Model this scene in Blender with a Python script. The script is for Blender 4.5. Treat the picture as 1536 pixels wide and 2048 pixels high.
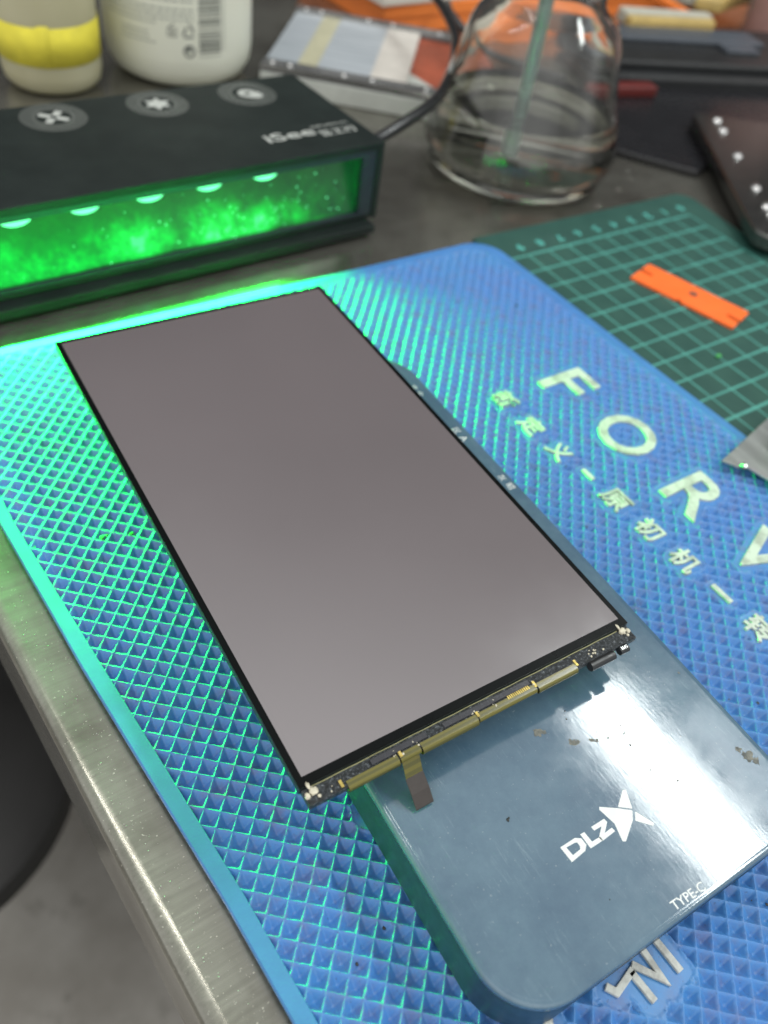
import bpy, bmesh, math, random
import numpy as np
from mathutils import Matrix, Vector
from mathutils.kdtree import KDTree
random.seed(7); np.random.seed(7)
PI = math.pi
S = 0.001                      # everything below is written in millimetres
for o in list(bpy.data.objects): bpy.data.objects.remove(o)
sc = bpy.context.scene
COL = sc.collection

# ------------------------------------------------------------------ camera
CAM = Vector((-215.29, -193.51, 151.05))
cam_d = bpy.data.cameras.new('camera'); cam = bpy.data.objects.new('camera', cam_d); COL.objects.link(cam)
R0 = Vector((0.828075, -0.545937, 0.127457)); R1 = Vector((-0.328102, -0.656288, -0.679437)); R2 = Vector((0.454579, 0.520807, -0.722578))
m = Matrix((R0, -R1, -R2)).transposed().to_4x4(); m.translation = CAM * S
cam.matrix_world = m
cam_d.sensor_fit = 'VERTICAL'; cam_d.sensor_height = 24.0; cam_d.lens = 1664.79 / 2048 * 24.0
cam_d.clip_start = 0.01; cam_d.clip_end = 30
cam_d.dof.use_dof = True; cam_d.dof.focus_distance = 0.153; cam_d.dof.aperture_fstop = 9.5
sc.camera = cam

# ------------------------------------------------------------------ light
w = bpy.data.worlds.new('World'); sc.world = w; w.use_nodes = True
nt = w.node_tree; bg = nt.nodes['Background']; bg.inputs['Strength'].default_value = 1.0
# a plain room: lit ceiling and walls behind the viewer, dim clutter on the far side
tc = nt.nodes.new('ShaderNodeTexCoord'); dt = nt.nodes.new('ShaderNodeVectorMath'); dt.operation = 'DOT_PRODUCT'; rp = nt.nodes.new('ShaderNodeValToRGB')
mr = nt.nodes.new('ShaderNodeMapRange'); mr.inputs['From Min'].default_value = -1; mr.inputs['From Max'].default_value = 1
dt.inputs[1].default_value = (-0.50, -0.60, 0.62)
nt.links.new(tc.outputs['Generated'], dt.inputs[0]); nt.links.new(dt.outputs['Value'], mr.inputs['Value']); nt.links.new(mr.outputs[0], rp.inputs[0]); nt.links.new(rp.outputs[0], bg.inputs['Color'])
e = rp.color_ramp.elements
for k_, (p_, v_) in enumerate([(0.0, 0.03), (0.32, 0.07), (0.40, 0.12), (0.47, 0.26), (0.56, 0.85), (0.61, 1.10), (0.68, 0.85), (0.82, 0.72), (0.93, 1.45)]):
    el = e[k_] if k_ < 2 else e.new(p_)
    el.position = p_; el.color = (v_, v_ * 1.005, v_ * 0.995, 1)
def area(name, loc, sx, sy, power, color, target=None):
    d = bpy.data.lights.new(name, 'AREA'); d.shape = 'RECTANGLE'; d.size = sx * S; d.size_y = sy * S
    d.energy = power; d.color = color
    o = bpy.data.objects.new(name, d); COL.objects.link(o); o.location = Vector(loc) * S
    if target: o.rotation_euler = (Vector(target) - Vector(loc)).to_track_quat('-Z', 'Y').to_euler()
    return o
area('ceiling_tube', (501, -330, 900), 80, 860, 7.8, (0.94, 1.0, 0.98))
area('second_tube', (622, -160, 900), 30, 330, 0.30, (0.9, 0.97, 1.0))
area('edge_highlight_light', (-760, 330, 1150), 16, 900, 2.8, (1.0, 0.97, 0.93), (-250, 100, -300))  # added strip light, placed to draw a highlight along the rolled bench edge
fl_ = area('floor_fill', (-760, 60, 250), 500, 700, 2.6, (1.0, 0.97, 0.92)); fl_.data.spread = math.radians(100)  # added fill light that brightens the floor beside the bench
sc.view_settings.view_transform = 'Standard'; sc.view_settings.look = 'None'
sc.view_settings.exposure = 0.0; sc.view_settings.gamma = 1.0; sc.view_settings.use_curve_mapping = False
sc.cycles.max_bounces = 10; sc.cycles.transmission_bounces = 10; sc.cycles.transparent_max_bounces = 12
sc.cycles.sample_clamp_indirect = 6
sc.cycles.use_denoising = True

# ------------------------------------------------------------------ materials
class NT:
    def __init__(s, name):
        s.m = bpy.data.materials.new(name); s.m.use_nodes = True; s.t = s.m.node_tree
        s.b = s.t.nodes['Principled BSDF']; s.o = s.t.nodes['Material Output']
        s.tc = s.t.nodes.new('ShaderNodeTexCoord').outputs['Object']
    def n(s, kind, **kw):
        x = s.t.nodes.new('ShaderNode' + kind)
        for k, v in kw.items():
            if hasattr(x, k): setattr(x, k, v)
            else: x.inputs[k.replace('_', ' ')].default_value = v
        return x
    def l(s, a, b): s.t.links.new(a, b)
    def noise(s, scale, detail=3, rough=0.5, stretch=None, rot=0, vec=None):
        mp = s.n('Mapping'); s.l(vec or s.tc, mp.inputs['Vector'])
        if stretch: mp.inputs['Scale'].default_value = stretch
        mp.inputs['Rotation'].default_value = (0, 0, rot)
        x = s.n('TexNoise'); x.inputs['Scale'].default_value = scale; x.inputs['Detail'].default_value = detail; x.inputs['Roughness'].default_value = rough
        s.l(mp.outputs[0], x.inputs['Vector']); return x.outputs['Fac']
    def ramp(s, fac, stops):
        r = s.n('ValToRGB'); e = r.color_ramp.elements
        while len(e) > 1: e.remove(e[-1])
        for i, (p, c) in enumerate(stops):
            k = e[0] if i == 0 else e.new(p)
            k.position = p; k.color = tuple(c) + (1,) if not isinstance(c, (int, float)) else (c, c, c, 1)
        s.l(fac, r.inputs[0]); return r.outputs[0]
    def mix(s, fac, a, b, mode='MIX'):
        x = s.n('Mix'); x.data_type = 'RGBA'; x.blend_type = mode
        for sock, v in ((x.inputs[0], fac), (x.inputs[6], a), (x.inputs[7], b)):
            if hasattr(v, 'links'): s.l(v, sock)
            elif isinstance(v, (int, float)): sock.default_value = v
            else: sock.default_value = tuple(v) + (1,)
        return x.outputs[2]
    def bump(s, h, strength=0.3, dist=0.0001):
        x = s.n('Bump'); x.inputs['Strength'].default_value = strength; x.inputs['Distance'].default_value = dist
        s.l(h, x.inputs['Height']); s.l(x.outputs[0], s.b.inputs['Normal']); return x
    def set(s, **kw):
        for k, v in kw.items():
            i = s.b.inputs[k.replace('_', ' ')]
            if hasattr(v, 'links'): s.l(v, i)
            else: i.default_value = tuple(v) + (1,) if isinstance(v, tuple) and len(v) == 3 and i.type == 'RGBA' else v
        return s
def simple(name, col, rough=0.5, metal=0.0, var=0.12, vscale=150, bump=0.0, bscale=1500, spec=None, **kw):
    M = NT(name)
    f = M.noise(vscale, 4, 0.6)
    lo = tuple(c * (1 - var) for c in col); hi = tuple(min(1, c * (1 + var)) for c in col)
    M.set(Base_Color=M.ramp(f, [(0.3, lo), (0.7, hi)]), Metallic=metal)
    M.set(Roughness=M.ramp(M.noise(vscale * 1.7, 3), [(0.25, max(0, rough - 0.06)), (0.75, min(1, rough + 0.08))]))
    if bump: M.bump(M.noise(bscale, 3), bump, 0.0002)
    if spec is not None: M.set(Specular_IOR_Level=spec)
    if kw: M.set(**kw)
    return M.m

# silicone of the repair mat: blue with purple grey dust in the wells and dark smudges
M = NT('blue_silicone')
d1 = M.ramp(M.noise(230, 6, 0.7), [(0.46, 0.0), (0.68, 0.75)])
d2 = M.ramp(M.noise(60, 4, 0.6), [(0.42, 0.0), (0.66, 0.55)])
geo = M.n('NewGeometry'); sx = M.n('SeparateXYZ'); M.l(geo.outputs['Position'], sx.inputs[0])
c = M.mix(d1, (0.064, 0.215, 0.52), (0.125, 0.15, 0.31))
c = M.mix(d2, c, (0.054, 0.24, 0.50))
sm = M.ramp(M.noise(55, 7, 0.8), [(0.60, 0.0), (0.70, 0.75)])
c = M.mix(sm, c, (0.075, 0.11, 0.23))
ft = M.ramp(M.noise(1100, 4, 0.7), [(0.62, 0.0), (0.72, 0.7)])
c = M.mix(ft, c, (0.05, 0.07, 0.14))
M.set(Base_Color=c, Roughness=0.42, Subsurface_Weight=0.12, Subsurface_Radius=(0.4, 0.9, 1.6), Subsurface_Scale=0.0007)
M.b.subsurface_method = 'RANDOM_WALK'
M.bump(M.noise(2600, 3), 0.12, 0.0001)
MAT_BLUE = M.m
MAT_BORDER = simple('blue_silicone_rim', (0.058, 0.20, 0.48), 0.4, var=0.1, vscale=120, bump=0.1, bscale=3000)
M = NT('raised_letter_ink')
c = M.mix(M.ramp(M.noise(240, 5, 0.7), [(0.44, 0.0), (0.62, 0.75)]), (0.56, 0.58, 0.54), (0.28, 0.28, 0.26))
M.set(Base_Color=c, Roughness=0.5); MAT_LETTER = M.m
# cutting mat
M = NT('green_cutting_vinyl')
c = M.mix(M.ramp(M.noise(90, 5, 0.6), [(0.3, 0.0), (0.7, 1.0)]), (0.018, 0.066, 0.054), (0.028, 0.088, 0.070))
sm = M.ramp(M.noise(35, 5, 0.7), [(0.64, 0.0), (0.75, 0.6)])
M.set(Base_Color=M.mix(sm, c, (0.02, 0.06, 0.05)), Roughness=0.5, Specular_IOR_Level=0.35); M.bump(M.noise(3000, 2), 0.15, 0.0001); MAT_GREEN = M.m
MAT_GRID = simple('printed_grid_ink', (0.07, 0.30, 0.25), 0.5, var=0.2, vscale=80)
MAT_DIGIT = simple('printed_digit_ink', (0.09, 0.42, 0.36), 0.5, var=0.15)
# power bank shell
M = NT('scratched_slate_shell')
haz = M.ramp(M.noise(60, 8, 0.75), [(0.38, 0.0), (0.66, 0.8)])
c = M.mix(haz, (0.064, 0.120, 0.176), (0.108, 0.185, 0.240))
scr = M.ramp(M.noise(1500, 5, 0.75, stretch=(1, 0.10, 1), rot=0.9), [(0.56, 0.0), (0.72, 0.8)])
scr2 = M.ramp(M.noise(85, 5, 0.7), [(0.47, 0.0), (0.62, 1.0)])
sm_ = M.n('Math', operation='MULTIPLY'); M.l(scr, sm_.inputs[0]); M.l(scr2, sm_.inputs[1])
c = M.mix(sm_.outputs[0], c, (0.20, 0.29, 0.34))
spk = M.ramp(M.noise(1900, 2), [(0.70, 0.0), (0.76, 0.5)])
c = M.mix(spk, c, (0.30, 0.36, 0.38))
M.set(Base_Color=c, Roughness=M.ramp(M.noise(110, 8, 0.8), [(0.35, 0.07), (0.68, 0.145)]), Specular_IOR_Level=0.8)
M.bump(M.noise(2200, 3, 0.6, stretch=(1, 0.2, 1), rot=0.9), 0.10, 0.00006)
MAT_BANK = M.m
MAT_BANKSIDE = simple('slate_side_frame', (0.022, 0.05, 0.068), 0.38, vscale=200, spec=0.35)
MAT_WHITEPRINT = simple('white_print', (0.72, 0.76, 0.74), 0.45, var=0.06)
# display
M = NT('matte_polariser_film')
M.set(Base_Color=M.ramp(M.noise(14, 2), [(0.3, (0.124, 0.105, 0.110)), (0.7, (0.148, 0.125, 0.131))]), Roughness=M.ramp(M.noise(45, 5, 0.7), [(0.35, 0.13), (0.75, 0.19)]), Specular_IOR_Level=1.0, IOR=1.85)
MAT_SCREEN = M.m
MAT_BEZEL = simple('black_frame_ink', (0.002, 0.003, 0.003), 0.3, spec=0.12)
MAT_EDGE = simple('dark_glass_edge', (0.012, 0.02, 0.018), 0.3)
M = NT('glue_residue_ledge')
g = M.noise(1900, 5, 0.75)
M.set(Base_Color=M.ramp(g, [(0.42, (0.006, 0.008, 0.009)), (0.56, (0.035, 0.042, 0.048)), (0.70, (0.26, 0.29, 0.31))]), Roughness=0.35)
M.bump(g, 0.8, 0.0004); MAT_LEDGE = M.m
MAT_CHIP = simple('driver_chip_silicon', (0.035, 0.036, 0.042), 0.25, vscale=700)
M = NT('yellow_flex_film')
st = M.n('TexWave'); st.inputs['Scale'].default_value = 330; st.bands_direction = 'Y'; M.l(M.tc, st.inputs['Vector'])
M.set(Base_Color=M.mix(M.ramp(st.outputs['Fac'], [(0.4, 0.0), (0.6, 0.7)]), (0.13, 0.115, 0.014), (0.06, 0.06, 0.01)), Roughness=0.25, Specular_IOR_Level=0.7)
MAT_FLEX = M.m
MAT_FLEXDARK = simple('brown_stiffener', (0.045, 0.037, 0.033), 0.5, vscale=500)
MAT_GOLD = simple('gold_pads', (0.55, 0.42, 0.12), 0.35, 0.6, vscale=900, var=0.4)
MAT_GLUE = simple('cream_glue', (0.62, 0.58, 0.45), 0.45, var=0.25, vscale=700, bump=0.3)
MAT_ROLL = simple('black_tape_roll', (0.02, 0.021, 0.022), 0.35, vscale=600)
# metals
def brushed(name, lo, hi, rough, stretch, rot, metal=0.9, stain=(0.12, 0.105, 0.09), stain_amt=0.6, bsc=420):
    M = NT(name)
    b = M.noise(bsc, 4, 0.65, stretch=stretch, rot=rot)
    c = M.mix(b, lo, hi)
    st = M.ramp(M.noise(30, 5, 0.7), [(0.45, 0.0), (0.72, stain_amt)])
    c = M.mix(st, c, stain)
    sp = M.ramp(M.noise(1700, 2), [(0.69, 0.0), (0.74, 0.8)])
    c = M.mix(sp, c, tuple(min(1, h * 1.7) for h in hi))
    M.set(Base_Color=c, Metallic=metal, Roughness=M.ramp(b, [(0.3, rough - 0.02), (0.7, rough + 0.06)]))
    return M.m
MAT_STEEL = brushed('brushed_steel', (0.21, 0.205, 0.175), (0.36, 0.35, 0.31), 0.20, (0.04, 1, 1), 0.06, metal=0.8, bsc=1500, stain_amt=0.75)
MAT_ALU = brushed('worn_aluminium', (0.10, 0.10, 0.10), (0.20, 0.20, 0.19), 0.2, (1, 0.2, 1), 0.4, stain_amt=0.3)
MAT_BLADE = brushed('spatula_steel', (0.30, 0.30, 0.30), (0.45, 0.45, 0.45), 0.38, (1, 0.1, 1), 0.3, stain_amt=0.2)
MAT_SCREW = simple('bright_screw', (0.75, 0.75, 0.74), 0.18, 1.0)
# inspection lamp
M = NT('anodised_lamp_case')
M.set(Base_Color=M.mix(M.ramp(M.noise(45, 5, 0.7), [(0.4, 0.0), (0.75, 1.0)]), (0.010, 0.015, 0.014), (0.018, 0.025, 0.023)), Roughness=0.55, Specular_IOR_Level=0.2)
M.bump(M.noise(3500, 2), 0.15, 0.00006); MAT_CASE = M.m
MAT_CASE_IN = simple('lamp_case_inside', (0.012, 0.02, 0.03), 0.5)
MAT_PRINT = simple('grey_lamp_print', (0.42, 0.44, 0.41), 0.5)
MAT_RING = simple('faint_ring_print', (0.12, 0.13, 0.12), 0.45)
M = NT('green_dusty_lens')
# glow of the led row seen through a dusty lens: hot spots opposite every led, dust flecks
sep = M.n('SeparateXYZ'); M.l(M.tc, sep.inputs[0])
n1 = M.noise(42, 5, 0.62); n2 = M.noise(300, 4, 0.6)
cl = M.ramp(n1, [(0.34, 0.04), (0.5, 0.55), (0.64, 1.1)])
fl = M.ramp(n2, [(0.35, 0.75), (0.65, 1.15)])
vz = M.n('MapRange'); vz.inputs['From Min'].default_value = 0.002; vz.inputs['From Max'].default_value = 0.029; M.l(sep.outputs['Z'], vz.inputs['Value'])
gz = M.n('Math', operation='MULTIPLY_ADD'); M.l(M.noise(160, 5, 0.7), gz.inputs[0]); gz.inputs[1].default_value = 0.30; M.l(vz.outputs[0], gz.inputs[2])
band = M.ramp(gz.outputs[0], [(0.13, 0.0), (0.27, 0.35), (0.45, 1.0), (0.62, 0.75), (0.85, 0.22), (1.0, 0.12)])
mm = M.n('Math', operation='MULTIPLY'); M.l(cl, mm.inputs[0]); M.l(fl, mm.inputs[1])
m2 = M.n('Math', operation='MULTIPLY'); M.l(mm.outputs[0], m2.inputs[0]); M.l(band, m2.inputs[1])
ex = M.n('MapRange'); ex.inputs['From Min'].default_value = -0.026; ex.inputs['From Max'].default_value = -0.008; ex.inputs['To Min'].default_value = 1.0; ex.inputs['To Max'].default_value = 0.15; M.l(sep.outputs['X'], ex.inputs['Value'])
m3 = M.n('Math', operation='MULTIPLY'); M.l(m2.outputs[0], m3.inputs[0]); M.l(ex.outputs[0], m3.inputs[1])
hot = M.ramp(m3.outputs[0], [(0.0, (0.0, 0.03, 0.008)), (0.28, (0.0, 0.20, 0.015)), (0.62, (0.0, 0.72, 0.05)), (0.85, (0.01, 1.0, 0.09)), (1.0, (0.10, 1.0, 0.35))])
M.set(Base_Color=(0.01, 0.05, 0.02), Roughness=0.3, Emission_Color=hot, Emission_Strength=0.85)
MAT_LENS = M.m
M = NT('led_glow'); M.set(Base_Color=(0.1, 0.6, 0.3), Emission_Color=(0.16, 1.0, 0.42), Emission_Strength=1.8, Roughness=0.2); MAT_LED = M.m
M = NT('glowing_dust_fleck'); M.set(Base_Color=(0.3, 0.9, 0.5), Roughness=0.4, Emission_Color=(0.12, 1.0, 0.38), Emission_Strength=1.1); MAT_FLECK = M.m  # dust on the lens; the led light it catches is painted as emission
MAT_CABLE = simple('black_rubber_cable', (0.012, 0.013, 0.014), 0.3)
# glass, liquid
def glass(name, col, rough=0.02, ior=1.45):
    M = NT(name); M.set(Base_Color=col, Roughness=rough, IOR=ior, Transmission_Weight=1.0); return M.m
MAT_GLASS = glass('clear_glass', (0.955, 0.965, 0.935), 0.02, 1.47)
MAT_LIQUID = glass('clear_solvent', (0.97, 0.97, 0.89), 0.0, 1.36)
MAT_TUBE = glass('plastic_tube', (0.80, 0.93, 0.88), 0.08, 1.45)
# bottles
M = NT('frosted_plastic'); M.set(Base_Color=M.ramp(M.noise(30, 3), [(0.3, (0.38, 0.355, 0.22)), (0.7, (0.46, 0.44, 0.30))]), Roughness=0.38, Subsurface_Weight=0.35, Subsurface_Radius=(1, 0.9, 0.6), Subsurface_Scale=0.006)
MAT_FROST = M.m
MAT_YELLOW = simple('yellow_masking_tape', (0.66, 0.58, 0.05), 0.75, var=0.12, vscale=120, bump=0.2)
M = NT('cream_plastic'); M.set(Base_Color=M.ramp(M.noise(20, 2), [(0.3, (0.66, 0.67, 0.56)), (0.7, (0.73, 0.74, 0.64))]), Roughness=0.32, Subsurface_Weight=0.2, Subsurface_Radius=(1, 1, 0.8), Subsurface_Scale=0.005)
MAT_CREAM = M.m
MAT_PRINTG = simple('grey_label_print', (0.16, 0.17, 0.15), 0.5)
MAT_PRINTL = simple('pale_label_print', (0.36, 0.38, 0.33), 0.5)
# clutter
MAT_ORANGE = simple('orange_card', (0.78, 0.20, 0.035), 0.5, var=0.1, vscale=40)
MAT_ORANGEP = simple('orange_plastic', (0.95, 0.16, 0.025), 0.42, var=0.06)
MAT_WHITEBOX = simple('off_white_card', (0.62, 0.57, 0.50), 0.55, var=0.06, vscale=30)
MAT_RED = simple('red_brown_card', (0.26, 0.06, 0.03), 0.4, var=0.5, vscale=35)
MAT_REDP = simple('dark_red_plastic', (0.10, 0.012, 0.010), 0.4)
MAT_BLACK = simple('black_plastic', (0.011, 0.012, 0.013), 0.42, vscale=60)
MAT_BLACKG = simple('gloss_black_plastic', (0.010, 0.010, 0.012), 0.24, vscale=60)
MAT_GREYB = simple('grey_blue_plastic', (0.06, 0.07, 0.085), 0.4)
MAT_BRISTLE = simple('pale_bristles', (0.38, 0.37, 0.31), 0.7, vscale=300)
MAT_WOOD = simple('yellow_wood', (0.42, 0.30, 0.10), 0.55, vscale=120)
MAT_PINK = simple('dull_pink_plastic', (0.30, 0.17, 0.15), 0.45)
M = NT('clear_acrylic'); M.set(Base_Color=(0.80, 0.84, 0.84), Roughness=0.12, Transmission_Weight=0.75, IOR=1.49); MAT_ACRYL = M.m
MAT_RAIL = simple('smoke_grey_rail', (0.12, 0.12, 0.12), 0.28, var=0.25, vscale=60)
M = NT('brushed_grey_sheet'); bb = M.noise(500, 3, 0.6, stretch=(0.06, 1, 1), rot=0.0)
M.set(Base_Color=M.ramp(bb, [(0.3, (0.30, 0.33, 0.36)), (0.7, (0.44, 0.47, 0.50))]), Roughness=0.35); MAT_SHEET = M.m
MAT_SHEETP = simple('pale_sheet', (0.58, 0.54, 0.49), 0.4, vscale=60)
MAT_KRAFT = simple('beige_strip', (0.44, 0.42, 0.29), 0.5, vscale=60)
MAT_FOAM = simple('milky_acrylic', (0.50, 0.52, 0.48), 0.25, vscale=50)
M = NT('stained_concrete')
c = M.mix(M.ramp(M.noise(9, 6, 0.65), [(0.35, 0.0), (0.7, 1.0)]), (0.20, 0.185, 0.16), (0.40, 0.39, 0.36))
c = M.mix(M.ramp(M.noise(22, 4, 0.6), [(0.62, 0.0), (0.72, 0.7)]), c, (0.055, 0.048, 0.035))
c = M.mix(M.ramp(M.noise(2.2, 3, 0.6), [(0.45, 0.0), (0.6, 0.55)]), c, (0.10, 0.095, 0.085))
M.set(Base_Color=c, Roughness=0.6); MAT_FLOOR = M.m
MAT_STOOL = simple('dark_stool_vinyl', (0.007, 0.007, 0.007), 0.5, vscale=12)
MAT_DEBRIS = simple('dark_debris', (0.028, 0.03, 0.024), 0.5)
MAT_DEBRISL = simple('pale_debris', (0.45, 0.47, 0.42), 0.5)
M = NT('rust_stain'); M.set(Base_Color=M.ramp(M.noise(1500, 4), [(0.35, (0.07, 0.08, 0.075)), (0.65, (0.20, 0.20, 0.165))]), Roughness=0.6); MAT_STAIN = M.m
MAT_GREENCHIP = simple('green_resin', (0.08, 0.45, 0.12), 0.3)

# ------------------------------------------------------------------ mesh helpers
class MB:
    def __init__(s): s.v = []; s.f = []
    def add(s, vs, fs):
        k = len(s.v); s.v += [tuple(p) for p in vs]; s.f += [tuple(i + k for i in f) for f in fs]; return s
    def box(s, x0, y0, z0, x1, y1, z1, rot=0, piv=None):
        vs = [(x, y, z) for z in (z0, z1) for y in (y0, y1) for x in (x0, x1)]
        if rot:
            px, py = piv or ((x0 + x1) / 2, (y0 + y1) / 2); c, n = math.cos(rot), math.sin(rot)
            vs = [(px + (x - px) * c - (y - py) * n, py + (x - px) * n + (y - py) * c, z) for x, y, z in vs]
        return s.add(vs, [(0, 2, 3, 1), (4, 5, 7, 6), (0, 1, 5, 4), (2, 6, 7, 3), (0, 4, 6, 2), (1, 3, 7, 5)])
    def prism(s, poly, z0, z1):
        a = sum(poly[i - 1][0] * poly[i][1] - poly[i][0] * poly[i - 1][1] for i in range(len(poly)))
        if a < 0: poly = poly[::-1]
        n = len(poly)
        return s.add([(x, y, z0) for x, y in poly] + [(x, y, z1) for x, y in poly],
                     [tuple(range(n))[::-1], tuple(range(n, 2 * n))] + [(i, (i + 1) % n, n + (i + 1) % n, n + i) for i in range(n)])
    def lathe(s, prof, cx=0, cy=0, n=64, closed=False):
        vs = []; fs = []; k = len(prof)
        for i in range(n):
            a = 2 * PI * i / n
            vs += [(cx + r * math.cos(a), cy + r * math.sin(a), z) for r, z in prof]
        for i in range(n):
            j = (i + 1) % n
            for q in range(k - 1 if not closed else k):
                q2 = (q + 1) % k
                if prof[q][0] < 1e-6 and prof[q2][0] < 1e-6: continue
                if prof[q][0] < 1e-6: fs.append((i * k + q, j * k + q2, i * k + q2))
                elif prof[q2][0] < 1e-6: fs.append((i * k + q, j * k + q, i * k + q2))
                else: fs.append((i * k + q, j * k + q, j * k + q2, i * k + q2))
        return s.add(vs, fs)
    def tube(s, pts, r, n=12, caps=True):
        pts = [Vector(p) for p in pts]; rings = []; up = None
        for i, p in enumerate(pts):
            d = (pts[min(i + 1, len(pts) - 1)] - pts[max(i - 1, 0)]).normalized()
            if up is None: up = Vector((0, 0, 1)) if abs(d.z) < 0.9 else Vector((1, 0, 0))
            a = d.cross(up).normalized(); up = a.cross(d).normalized(); b = up
            rr = r[i] if isinstance(r, (list, tuple)) else r
            rings.append([p + a * rr * math.cos(2 * PI * k / n) + b * rr * math.sin(2 * PI * k / n) for k in range(n)])
        vs = [v for ring in rings for v in ring]; fs = []
        for i in range(len(rings) - 1):
            for k in range(n): fs.append((i * n + k, i * n + (k + 1) % n, (i + 1) * n + (k + 1) % n, (i + 1) * n + k))
        if caps: fs += [tuple(range(n))[::-1], tuple(range((len(rings) - 1) * n, len(rings) * n))]
        return s.add(vs, fs)
    def blob(s, c, r, seed=0, sq=(1, 1, 1), n=8):
        rnd = random.Random(seed); vs = []; k = n
        for i in range(1, k):
            t = PI * i / k
            for j in range(n * 2):
                a = PI * j / n; q = r * (0.75 + 0.5 * rnd.random())
                vs.append((c[0] + sq[0] * q * math.sin(t) * math.cos(a), c[1] + sq[1] * q * math.sin(t) * math.sin(a), c[2] + sq[2] * q * math.cos(t)))
        fs = []
        for i in range(k - 2):
            for j in range(n * 2):
                j2 = (j + 1) % (2 * n); fs.append((i * 2 * n + j, (i + 1) * 2 * n + j, (i + 1) * 2 * n + j2, i * 2 * n + j2))
        fs += [tuple(range(2 * n)), tuple(range((k - 2) * 2 * n, (k - 1) * 2 * n))[::-1]]
        return s.add(vs, fs)
def catmull(P, n=10):
    P = [Vector(p) for p in P]; P = [2 * P[0] - P[1]] + P + [2 * P[-1] - P[-2]]; out = []
    for i in range(1, len(P) - 2):
        for k in range(n):
            t = k / n; a, b, c, d = P[i - 1:i + 3]
            out.append(0.5 * ((2 * b) + (c - a) * t + (2 * a - 5 * b + 4 * c - d) * t * t + (3 * b - a - 3 * c + d) * t ** 3))
    out.append(P[-2]); return out
def rpoly(pts, rads, seg=8):
    out = []; n = len(pts)
    for i in range(n):
        p = Vector(pts[i]); r = rads[i] if isinstance(rads, (list, tuple)) else rads
        if r <= 0: out.append((p.x, p.y)); continue
        a = (Vector(pts[i - 1]) - p).normalized(); b = (Vector(pts[(i + 1) % n]) - p).normalized()
        half = a.angle(b) / 2; t = r / math.tan(half); c = p + (a + b).normalized() * (r / math.sin(half))
        s0 = p + a * t - c; s1 = p + b * t - c; a0 = math.atan2(s0.y, s0.x); a1 = math.atan2(s1.y, s1.x)
        d = (a1 - a0 + PI) % (2 * PI) - PI
        for k in range(seg + 1):
            q = a0 + d * k / seg; out.append((c.x + r * math.cos(q), c.y + r * math.sin(q)))
    return out
def setp(o, **kw):
    for k, v in kw.items():
        if v: o[k] = v
    return o
ORG = {}
def thing(name, label, cat, loc=(0, 0, 0), rotz=0.0, group=None):
    o = bpy.data.objects.new(name, None); COL.objects.link(o); o.empty_display_size = 0.01
    o.location = Vector(loc) * S; o.rotation_euler = (0, 0, rotz)
    setp(o, label=label, category=cat, group=group); return o
def build(name, mb, mat, parent=None, smooth=False, bevel=0.0, seg=2, loc=None, rotz=0.0, local=None, mesh=None, **props):
    """mb in millimetres, in the parent's local frame. loc: origin of a top-level object (mb local to it)"""
    if mesh is None:
        me = bpy.data.meshes.new(name); me.from_pydata([Vector(v) * S for v in mb.v], [], mb.f)
        bm = bmesh.new(); bm.from_mesh(me); bmesh.ops.recalc_face_normals(bm, faces=bm.faces); bm.to_mesh(me); bm.free()
    else: me = mesh
    o = bpy.data.objects.new(name, me); COL.objects.link(o)
    me.materials.append(mat)
    if loc is not None: o.location = Vector(loc) * S; o.rotation_euler = (0, 0, rotz)
    if parent is not None: o.parent = parent
    if smooth:
        me.polygons.foreach_set('use_smooth', [True] * len(me.polygons))
        if smooth != 'all': me.set_sharp_from_angle(angle=math.radians(38))
    if bevel:
        b = o.modifiers.new('bevel', 'BEVEL'); b.width = bevel * S; b.segments = seg; b.limit_method = 'ANGLE'; b.angle_limit = math.radians(30)
    setp(o, **props); return o
def textgeo(body, height, extrude=0.0, bold=0.0, fitw=None, bevel=0.0):
    """mesh vertices (mm, centred on its own box, cap height=height) and faces of a word"""
    cu = bpy.data.curves.new('t', 'FONT'); cu.body = body; cu.size = 1.0; cu.offset = bold; cu.extrude = 0.05; cu.resolution_u = 4
    ob = bpy.data.objects.new('t', cu); COL.objects.link(ob)
    dg = bpy.context.evaluated_depsgraph_get(); dg.update()
    me = ob.evaluated_get(dg).to_mesh()
    V = np.array([v.co[:] for v in me.vertices]) if len(me.vertices) else np.zeros((1, 3))
    F = [tuple(p.vertices) for p in me.polygons]
    ob.evaluated_get(dg).to_mesh_clear(); bpy.data.objects.remove(ob); bpy.data.curves.remove(cu)
    lo, hi = V.min(0), V.max(0); c = (lo + hi) / 2
    k = height / max(1e-6, hi[1] - lo[1]); kx = k if fitw is None else fitw / max(1e-6, hi[0] - lo[0])
    V = (V - c) * np.array([kx, k, 1]); V[:, 2] = np.where(V[:, 2] > 0, extrude, 0)
    return V, F
def addtext(mb, body, height, cx, cy, z, rot, extrude=0.03, bold=0.0, fitw=None):
    V, F = textgeo(body, height, extrude, bold, fitw); c, n = math.cos(rot), math.sin(rot)
    mb.add([(cx + x * c - y * n, cy + x * n + y * c, z + q) for x, y, q in V], F); return mb

# ================================================================== the setting
build('floor', MB().box(-2500, -2500, -705, 2500, 2500, -700), MAT_FLOOR, kind='structure')

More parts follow.
